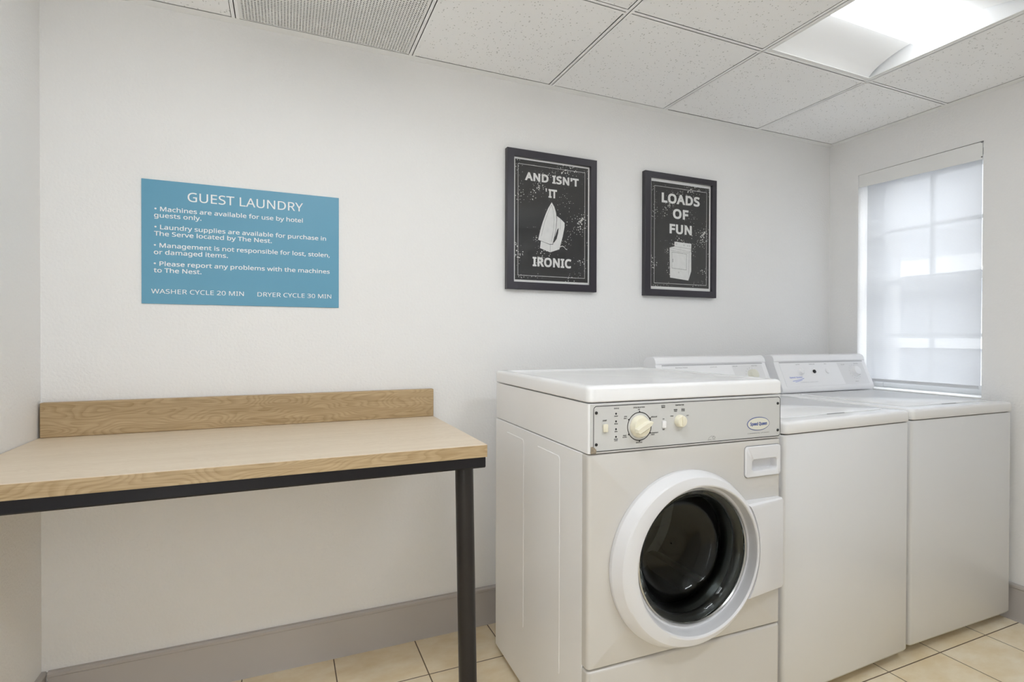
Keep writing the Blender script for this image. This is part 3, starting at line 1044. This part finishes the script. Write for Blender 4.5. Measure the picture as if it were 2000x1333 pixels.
kn = finish('cycle_knob', bm, M['ivory'], cp, 40)
bm = bmesh.new()
a0 = math.radians(28)
def kp(u, v, y): return (0.1545 + u * math.cos(a0) - v * math.sin(a0), y, 0.9422 + u * math.sin(a0) + v * math.cos(a0))
out = [(-0.024, -0.0085), (-0.012, -0.0105), (0.012, -0.0100), (0.024, -0.0065), (0.0310, 0.0), (0.024, 0.0065), (0.012, 0.0100), (-0.012, 0.0105), (-0.024, 0.0085), (-0.0275, 0.0)]
loft(bm, [[kp(u, v, -0.0175) for u, v in out], [kp(u * 0.97, v * 0.9, -0.0265) for u, v in out], [kp(u * 0.90, v * 0.62, -0.0300) for u, v in out]], False, True)
finish('finger_grip', bm, M['ivory'], kn, 40)
bm = one_box(0.2265, 0.2385, -0.0075, -0.0023, 0.9335, 0.9525, 0.0018, 2)
finish('rinse_switch', bm, M['plastic'], cp)
bm = bmesh.new()
lathe_y(bm, [(0.0172, -0.0023), (0.0172, -0.0080), (0.0155, -0.0150), (0.0140, -0.0165)], 0.2855, 0.9495, 40, False, True)
kn2 = finish('temperature_knob', bm, M['ivory'], cp, 40)
bm = one_box(0.2835, 0.2875, -0.0200, -0.0160, 0.9370, 0.9635, 0.0012, 2)
finish('finger_grip', bm, M['ivory'], kn2)
def oval(cx, cz, rx, rz, y, n=48): return [(cx + rx * math.cos(2 * math.pi * i / n), y, cz + rz * math.sin(2 * math.pi * i / n)) for i in range(n)]
bm = bmesh.new()
loft(bm, [oval(0.5715, 0.9253, 0.0432, 0.0198, -0.0023), oval(0.5715, 0.9253, 0.0430, 0.0196, -0.0032)], False, True)
bd = finish('badge', bm, M['blue_ink'], cp, 0)
bm = bmesh.new()
loft(bm, [oval(0.5715, 0.9253, 0.0415, 0.0181, -0.0033), oval(0.5715, 0.9253, 0.0413, 0.0179, -0.0036)], False, True)
finish('badge_face', bm, M['cream'], cp, 0)
put_cp = lambda x, z: (x, -0.0026, z)
lettering('badge_lettering', [('Speed Queen', 0.5395, 0.6040, 0.9205, 0.0098, 0.07)], M['blue_ink'], cp, lambda x, z: (x, -0.0040, z))
h1, h2 = 0.0034, 0.0031
PL = dict(
    start_lettering=[('START', 0.0475, 'c', 0.9615, h1, 0.05)],
    status_lettering=[('STATUS', 0.0826, 'c', 0.9915, h1, 0.05)],
    wash_lettering=[('WASH', 0.0816, 'c', 0.9715, h2, 0.04)],
    rinse_lettering=[('RINSE', 0.0816, 'c', 0.9515, h2, 0.04)],
    spin_lettering=[('SPIN', 0.0816, 'c', 0.9312, h2, 0.04)],
    door_lock_lettering=[('DOOR', 0.0814, 'c', 0.9112, h2, 0.04), ('LOCK', 0.0814, 'c', 0.9075, h2, 0.04)],
    cycle_lettering=[('CYCLE SELECTION', 0.1526, 'c', 0.9912, h1, 0.05), ('OFF', 0.1526, 'c', 0.9853, h2, 0.04)],
    regular_lettering=[('REGULAR', 0.1915, None, 0.9635, h1, 0.04)],
    permanent_press_lettering=[('PERMANENT', 0.1915, None, 0.9205, h2, 0.04), ('PRESS', 0.1915, None, 0.9160, h2, 0.04)],
    delicate_lettering=[('DELICATE', 0.1535, 'c', 0.8975, h1, 0.04)],
    rinse_and_spin_lettering=[('RINSE', 0.1085, 'c', 0.9190, h2, 0.04), ('& SPIN', 0.1085, 'c', 0.9145, h2, 0.04)],
    spin_only_lettering=[('SPIN', 0.1105, 'c', 0.9690, h2, 0.04), ('ONLY', 0.1105, 'c', 0.9640, h2, 0.04)],
    extra_rinse_lettering=[('EXTRA', 0.2310, 'c', 0.9920, h1, 0.05), ('RINSE', 0.2310, 'c', 0.9875, h1, 0.05)],
    switch_on_lettering=[('ON', 0.2318, 'c', 0.9560, h2, 0.04)],
    switch_off_lettering=[('OFF', 0.2322, 'c', 0.9275, h2, 0.04)],
    temperature_lettering=[('TEMPERATURE', 0.2855, 'c', 0.9915, h1, 0.05)],
    warm_cold_lettering=[('WARM', 0.2715, 'c', 0.9795, h2, 0.06), ('COLD', 0.2715, 'c', 0.9755, h2, 0.06)],
    warm_warm_lettering=[('WARM', 0.2970, 'c', 0.9795, h2, 0.06), ('WARM', 0.2970, 'c', 0.9755, h2, 0.06)],
    cold_lettering=[('COLD', 0.2595, 'c', 0.9625, h2, 0.06)],
    hot_lettering=[('HOT', 0.3130, 'c', 0.9615, h2, 0.06)],
    small_print=[('COMMERCIAL LAUNDRY', 0.5310, 0.6150, 0.8968, 0.0024, 0.0)])
for nm, lns in PL.items():
    lettering(nm, lns, M['ink'], cp, put_cp)
# small star mark with its arc
bm = bmesh.new()
stroke(bm, lambda x, z, y: (x, y, z), [(0.3850, 0.8905), (0.3880, 0.8955), (0.3930, 0.8990), (0.3990, 0.9003), (0.4045, 0.8990)], 0.0008, -0.0026)
stroke(bm, lambda x, z, y: (x, y, z), [(0.3840, 0.8892), (0.3900, 0.8905), (0.3970, 0.8895)], 0.0010, -0.0026)
pts = []
for i in range(11):
    r = 0.0062 if i % 2 == 0 else 0.0027
    a = math.radians(90 + 36 * i)
    pts.append((0.4055 + r * math.cos(a), 0.8945 + r * math.sin(a)))
stroke(bm, lambda x, z, y: (x, y, z), pts, 0.0009, -0.0026)
finish('star_mark', bm, M['grey_ink'], cp, 0)
bm = bmesh.new()
prism(bm, [(0.0060, 0.8800), (0.0215, 0.8795), (0.0225, 0.8890), (0.0165, 0.8950), (0.0110, 0.8980), (0.0065, 0.8975)], 'y', -0.0036, -0.0022)
finish('worn_corner', bm, M['rust'], cp, 0)
# dispenser drawer
bm = bmesh.new()
kk = 6
loops = [rr_y(0.5215, 0.6585, 0.7695, 0.8595, 0.010, -0.0003, kk), rr_y(0.5215, 0.6585, 0.7695, 0.8595, 0.010, -0.0040, kk),
         rr_y(0.5235, 0.6565, 0.7715, 0.8575, 0.009, -0.0060, kk), rr_y(0.5440, 0.6480, 0.7850, 0.8215, 0.009, -0.0060, kk)]
def bow(lp, up, dn):
    out = []
    cx = 0.596
    for x, y, z in lp:
        f = 1 - ((x - cx) / 0.052) ** 2
        out.append((x, y, z + (up if z > 0.803 else -dn) * max(0, f)))
    return out
loops[3] = bow(loops[3], 0.004, 0.004)
loops.append(bow(rr_y(0.5470, 0.6450, 0.7880, 0.8190, 0.009, -0.0035, kk), 0.004, 0.004))
loops.append(bow(rr_y(0.5510, 0.6440, 0.7890, 0.8180, 0.008, 0.0180, kk), 0.004, 0.003))
loft(bm, loops, False, True)
dd = finish('dispenser_drawer', bm, M['door_plastic'], fl, 40)
bm = bmesh.new(); loft(bm, [rr_y(0.5198, 0.6600, 0.7678, 0.8612, 0.011, -0.0004, 5), rr_y(0.5214, 0.6586, 0.7694, 0.8596, 0.010, -0.0004, 5)])
finish('seam', bm, M['grey_ink'], dd, 0)
# door
bm = bmesh.new()
ND = 96
L_ = lambda cx, cz, r, y: circ(cx, cz, r, y, ND)
dl = [L_(0.3060, 0.5700, 0.2425, -0.0006), L_(0.3060, 0.5700, 0.2435, -0.0060), L_(0.3065, 0.5705, 0.2430, -0.0130), L_(0.3100, 0.5720, 0.2300, -0.0380), L_(0.3120, 0.5720, 0.2270, -0.0410),
      L_(0.3250, 0.5705, 0.2085, -0.0452), L_(0.3275, 0.5700, 0.2045, -0.0440), L_(0.3285, 0.5700, 0.2020, -0.0405), L_(0.3360, 0.5680, 0.1985, -0.0200), L_(0.3420, 0.5655, 0.1975, -0.0005), L_(0.3420, 0.5655, 0.1900, 0.0015)]
loft(bm, dl)
door = finish('door', bm, M['door_plastic'], fl, 24)
bm = bmesh.new()
loops = []
for f_, d in ((None, 0.0), (0.78, 0.0), (0.96, 0.0040), (1.0, 0.0085)):
    lp_ = []
    zt, zl, xr = 0.7030 - d, 0.4335 + d, 0.6560 - d * 0.35
    rr = 0.2180
    at, al = math.asin((zt - 0.570) / rr), math.asin((zl - 0.570) / rr)
    pts = [(xr - 0.006, zl), (xr, zl + 0.006), (xr, zt - 0.006), (xr - 0.006, zt)]
    for i in range(17):
        aa = at + (al - at) * i / 16
        pts.append((0.3275 + rr * math.cos(aa), 0.570 + rr * math.sin(aa)))
    for px_, pz_ in pts:
        u = min(1.0, max(0.0, (px_ - 0.500) / 0.156))
        yy = -0.0448 + 0.0250 * u
        lp_.append((px_, -0.0006 if f_ is None else yy * f_, pz_))
    loops.append(lp_)
loft(bm, loops, True, True)
finish('door_handle', bm, M['door_plastic'], door, 30)
GC = (0.342, 0.5655)
bm = bmesh.new()
lathe_y(bm, [(0.1900, 0.0010), (0.1895, -0.0020), (0.1860, -0.0030), (0.1840, 0.0010)], *GC, n=ND)
finish('trim_ring', bm, M['steel'], door, 30)
bm = bmesh.new()
gp = [(0.1838, 0.0010), (0.1838, 0.0070), (0.1755, 0.0110), (0.1660, 0.0200), (0.1570, 0.0560), (0.1480, 0.0800), (0.1320, 0.0950), (0.1000, 0.1020), (0.0500, 0.1045), (0.002, 0.1050),
      (0.002, 0.1005), (0.0500, 0.1000), (0.0985, 0.0975), (0.1285, 0.0910), (0.1440, 0.0770), (0.1525, 0.0545), (0.1610, 0.0185), (0.1720, 0.0060), (0.1800, 0.0010)]
lathe_y(bm, gp + [gp[0]], *GC, n=ND)
bmesh.ops.remove_doubles(bm, verts=bm.verts[:], dist=1e-5)
finish('door_glass', bm, M['doorglass'], door, 40)
bm = bmesh.new()
lathe_y(bm, [(0.1990, 0.0080), (0.1900, 0.0090), (0.1800, 0.0150), (0.1740, 0.0260), (0.1760, 0.0380), (0.1830, 0.0460), (0.1770, 0.0560), (0.1690, 0.0680), (0.1700, 0.0820), (0.1900, 0.1000), (0.2300, 0.1050)], *GC, n=ND)
finish('door_gasket', bm, M['rubber'], fl, 40)
bm = bmesh.new()
lathe_y(bm, [(0.1850, 0.1060), (0.2550, 0.1100), (0.2560, 0.4200), (0.2300, 0.4400), (0.1500, 0.4450), (0.1450, 0.4300), (0.0600, 0.4300), (0.0500, 0.4450), (0.002, 0.4450)], *GC, n=64, cap1=True)
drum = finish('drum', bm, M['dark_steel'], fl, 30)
for ang in (70, 190, 310):
    a = math.radians(ang)
    bm = bmesh.new()
    pts = []
    for u, r in ((-0.15, 0.254), (-0.08, 0.215), (0.0, 0.205), (0.08, 0.215), (0.15, 0.254)):
        pts.append((GC[0] + r * math.cos(a + u), GC[1] + r * math.sin(a + u)))
    prism(bm, pts, 'y', 0.14, 0.40)
    finish('drum_baffle', bm, M['dark_steel'], drum, 40)
for fx in (0.05, W - 0.05):
    for fy in (0.07, DP - 0.05):
        bm = bmesh.new()
        cyl(bm, (fx, fy, 0.0), (fx, fy, 0.012), 0.022, 0.020, n=20)
        cyl(bm, (fx, fy, 0.012), (fx, fy, 0.0219), 0.008, n=12)
        finish('foot', bm, M['black'], fl)

# ================================================================== top-loading washers
PROF = [(0.583, 0.9185), (0.566, 0.9200), (0.5590, 0.9270), (0.5570, 0.9370), (0.5600, 0.9460), (0.6110, 1.0640),
        (0.6080, 1.0690), (0.6120, 1.0830), (0.6200, 1.0940), (0.6320, 1.0985), (0.6700, 1.0950), (0.6880, 1.0800), (0.6900, 1.0500), (0.6900, 0.9185)]


def face_put(d):
    """console face coordinates (s along the width, h up the slope) -> local point, d in front of the face"""
    k = Vector((0.0, 0.052, 0.12)).normalized()
    nrm = Vector((0.0, -0.12, 0.052)).normalized()
    o = Vector((0.0, 0.560, 0.945))
    def f(s, h):
        return o + Vector((s, 0, 0)) + k * h + nrm * d
    return f


def top_loader(label, loc, rot, w, kind):
    t = thing('top_loading_washer', label, 'washing machine', loc, rot, 'top-loading washers under the window')
    # cabinet with rounded front edges and tucked-in bottom
    bm = bmesh.new()
    def lp(z, d, r): return rr_z(d, w - d, d, 0.690, r, z, 5)
    loops = [lp(0.0350, 0.020, 0.012), lp(0.0370, 0.012, 0.012), lp(0.0430, 0.0045, 0.012), lp(0.0520, 0.0, 0.012), lp(0.8715, 0.0, 0.012), lp(0.8745, 0.0025, 0.010)]
    loft(bm, loops, True, True)
    finish('cabinet', bm, E1, t, 40)
    # dark strip with the seam's shadow put into its colour
    finish('seam_shadow_strip', one_box(0.010, w - 0.010, 0.010, 0.685, 0.8746, 0.8785), M['seam_shade'], t)
    bm = bmesh.new()
    x0, x1, y0, y1 = -0.001, w + 0.001, -0.005, 0.692
    loops = [rr_z(x0 + 0.002, x1 - 0.002, y0 + 0.002, y1, 0.016, 0.8786), rr_z(x0, x1, y0, y1, 0.018, 0.8810), rr_z(x0, x1, y0, y1, 0.018, 0.9060)]
    for i in range(1, 5):
        a = math.pi / 2 * i / 4
        d = 0.011 * (1 - math.cos(a)); h = 0.011 * math.sin(a)
        loops.append(rr_z(x0 + d, x1 - d, y0 + d, y1 - d, 0.017, 0.9060 + h))
    # shallow well that holds the lid
    lx0, lx1, ly0, ly1 = 0.060, w - 0.060, 0.055, 0.520
    loops.append(rr_z(lx0 - 0.004, lx1 + 0.004, ly0 - 0.004, ly1 + 0.004, 0.022, 0.9178))
    loops.append(rr_z(lx0 - 0.002, lx1 + 0.002, ly0 - 0.002, ly1 + 0.002, 0.022, 0.9120))
    loft(bm, loops, True, True)
    finish('top_panel', bm, M['porcelain'], t, 40)
    bm = bmesh.new()
    loops = [rr_z(lx0, lx1, ly0, ly1, 0.020, 0.9125), rr_z(lx0, lx1, ly0, ly1, 0.020, 0.9185), rr_z(lx0 + 0.004, lx1 - 0.004, ly0 + 0.004, ly1 - 0.004, 0.018, 0.9205)]
    loft(bm, loops, True, True)
    lid = finish('lid', bm, M['porcelain'], t, 40)
    bm = bmesh.new()
    box(bm, w / 2 - 0.045, w / 2 + 0.045, ly0 - 0.0030, ly0 + 0.006, 0.9186, 0.9192)
    finish('finger_notch', bm, M['grey_ink'], lid)
    # console
    bm = bmesh.new()
    cy = sum(p[0] for p in PROF) / len(PROF); cz = sum(p[1] for p in PROF) / len(PROF)
    loops = []
    for x, k in ((0.006, 0.80), (0.0075, 0.88), (0.012, 0.95), (0.020, 0.985), (0.032, 1.0), (w - 0.032, 1.0), (w - 0.020, 0.985), (w - 0.012, 0.95), (w - 0.0075, 0.88), (w - 0.006, 0.80)):
        kk_ = 0.92 + 0.08 * k if k < 1 else 1
        loops.append([(x, 0.69 + (p[0] - 0.69) * kk_, 0.9185 + (p[1] - 0.9185) * kk_) for p in PROF])
    loft(bm, loops, True, True)
    con = finish('console', bm, M['plastic'], t, 32)
    # face plate with printed graphics
    P0, P1 = face_put(0.0006), face_put(0.0016)
    bm = bmesh.new()
    o = rrect(0.036, w - 0.030, 0.004, 0.1255, 0.004, 4)
    loft(bm, [[P0(*p) for p in o], [P1(*p) for p in o]], False, True)
    fp_ = finish('face_plate', bm, M['plastic'], con, 30)
    P2 = face_put(0.0020)
    bm = bmesh.new()
    ngon(bm, [P2(*p) for p in ((0.036, 0.1225), (w - 0.030, 0.1225), (w - 0.030, 0.1285), (0.036, 0.1285))])
    finish('groove', bm, M['pale_ink'], con, 0)
    bm = bmesh.new()
    ngon(bm, [P2(*p) for p in ((w - 0.225, 0.1190), (w - 0.036, 0.1190), (w - 0.036, 0.0060), (w - 0.215, 0.0060))])
    finish('dial_print', bm, M['dialprint'], fp_, 0)
    P3 = face_put(0.0024)
    def disc(bm, s, h, prof, n=32):
        loft(bm, [[face_put(d)(s + r * math.cos(2 * math.pi * i / n), h + r * math.sin(2 * math.pi * i / n)) for i in range(n)] for r, d in prof], False, True)
    KN = [(0.0230, 0.0020), (0.0230, 0.0080), (0.0195, 0.0180), (0.0150, 0.0200)]
    bm = bmesh.new(); disc(bm, 0.537, 0.070, [(0.0265, 0.0020), (0.0260, 0.0080), (0.0215, 0.0220), (0.0170, 0.0240)])
    kn = finish('timer_knob', bm, M['cream'] if kind == 'B' else M['plastic'], fp_, 40)
    bm = bmesh.new()
    for a in range(0, 360, 24):
        c, s_ = math.cos(math.radians(a)), math.sin(math.radians(a))
        stroke(bm, lambda x, z, y: P3(x, z), [(0.537 + 0.034 * c, 0.068 + 0.034 * s_), (0.537 + 0.039 * c, 0.068 + 0.039 * s_)], 0.0022, 0)
    finish('dial_marks', bm, M['pale_ink'], fp_, 0)
    put = lambda x, z: P3(x, z)
    if kind == 'C':
        for s in (0.1560, 0.3420):
            bm = bmesh.new(); disc(bm, s, 0.0770, [(0.0165, 0.0020), (0.0160, 0.0070), (0.0130, 0.0170), (0.0100, 0.0185)] if s < 0.3 else [(0.0130, 0.0020), (0.0120, 0.0060), (0.0090, 0.0070)])
            finish('selector_knob', bm, M['plastic'], fp_, 40)
        bm = bmesh.new(); disc(bm, 0.2500, 0.0760, [(0.0090, 0.0020), (0.0085, 0.0065), (0.0055, 0.0080)])
        finish('knob_shaft', bm, M['ink'], fp_, 40)
        for ln in [('LOAD SIZE', 0.154, 'c', 0.112, 0.0042, 0.0), ('TEMPERATURE', 0.250, 'c', 0.112, 0.0042, 0.0), ('RINSE', 0.345, 'c', 0.112, 0.0042, 0.0),
                                        ('REGULAR', w - 0.185, 'c', 0.106, 0.0040, 0.0), ('PERM PRESS', w - 0.085, 'c', 0.110, 0.0040, 0.0), ('DELICATE', w - 0.125, 'c', 0.016, 0.0040, 0.0)]:
            lettering('console_lettering', [ln], M['grey_ink'], fp_, put)
        lettering('brand_lettering', [('Speed Queen', 0.0720, 0.1560, 0.0460, 0.0070, 0.05)], M['pale_blue'], fp_, put)
        bm = bmesh.new()
        stroke(bm, lambda x, z, y: P3(x, z), [(0.085, 0.0310), (0.110, 0.0330), (0.135, 0.0370), (0.165, 0.0430)], 0.0026, 0)
        stroke(bm, lambda x, z, y: P3(x, z), [(0.100, 0.0260), (0.125, 0.0300), (0.150, 0.0350)], 0.0020, 0)
        finish('swoosh', bm, M['pale_blue'], fp_, 0)
        lettering('small_print', [('COMMERCIAL HEAVY DUTY', 0.1300, 0.2520, 0.0215, 0.0042, 0.0)], M['pale_ink'], fp_, put)
    else:
        for ln in [('INSTRUCTIONS', 0.105, 0.172, 0.1120, 0.0042, 0.0), ('STATUS', 0.300, 0.338, 0.1110, 0.0042, 0.0), ('COMMERCIAL', 0.165, 0.227, 0.0780, 0.0042, 0.0),
                                        ('HEAVY DUTY WASHER', 0.129, 0.222, 0.0660, 0.0042, 0.0), ('REGULAR', w - 0.205, 'c', 0.112, 0.0046, 0.0), ('PERM PRESS', w - 0.085, 'c', 0.112, 0.0046, 0.0)]:
            lettering('console_lettering', [ln], M['grey_ink'], fp_, put)
    for fx in (0.055, w - 0.055):
        for fy in (0.075, 0.640):
            bm = bmesh.new()
            cyl(bm, (fx, fy, 0.0), (fx, fy, 0.014), 0.022, 0.020, n=20)
            cyl(bm, (fx, fy, 0.014), (fx, fy, 0.0349), 0.007, n=12)
            finish('levelling_foot', bm, M['black'], t)
    return t


top_loader('white top-loading washer standing between the front loader and the corner washer', (1.4299, -0.8643, 0.0), 0.0278, 0.6532, 'B')
top_loader('white top-loading washer in the right corner beside the window, blue lettering on its console', (2.1159, -0.8350, 0.0), -0.0102, 0.6532, 'C')

# ================================================================== dryers along the opposite side, mirrored in the poster glass
def stacked_dryer(x0):
    t = thing('stacked_dryer', 'tall white stacked dryer mirrored in the glass of the iron poster', 'dryer', (x0, -2.745, 0.0))
    w, d = 0.683, 0.66
    finish('cabinet', one_box(0, w, 0, d - 0.03, 0.0, 1.985, 0.006, 2), E1, t)
    for z0 in (0.08, 1.03):
        finish('door', one_box(0.04, w - 0.04, d - 0.029, d, z0 + 0.02, z0 + 0.70, 0.03, 4, 'y'), E1, t)
        finish('control_panel', one_box(0.02, w - 0.02, d - 0.029, d - 0.01, z0 + 0.74, z0 + 0.90, 0.006, 2), M['panel'], t)
        finish('door_pull', one_box(0.07, 0.10, d + 0.0005, d + 0.02, z0 + 0.30, z0 + 0.42, 0.006, 2), M['grey_ink'], t)
    return t


stacked_dryer(1.605)
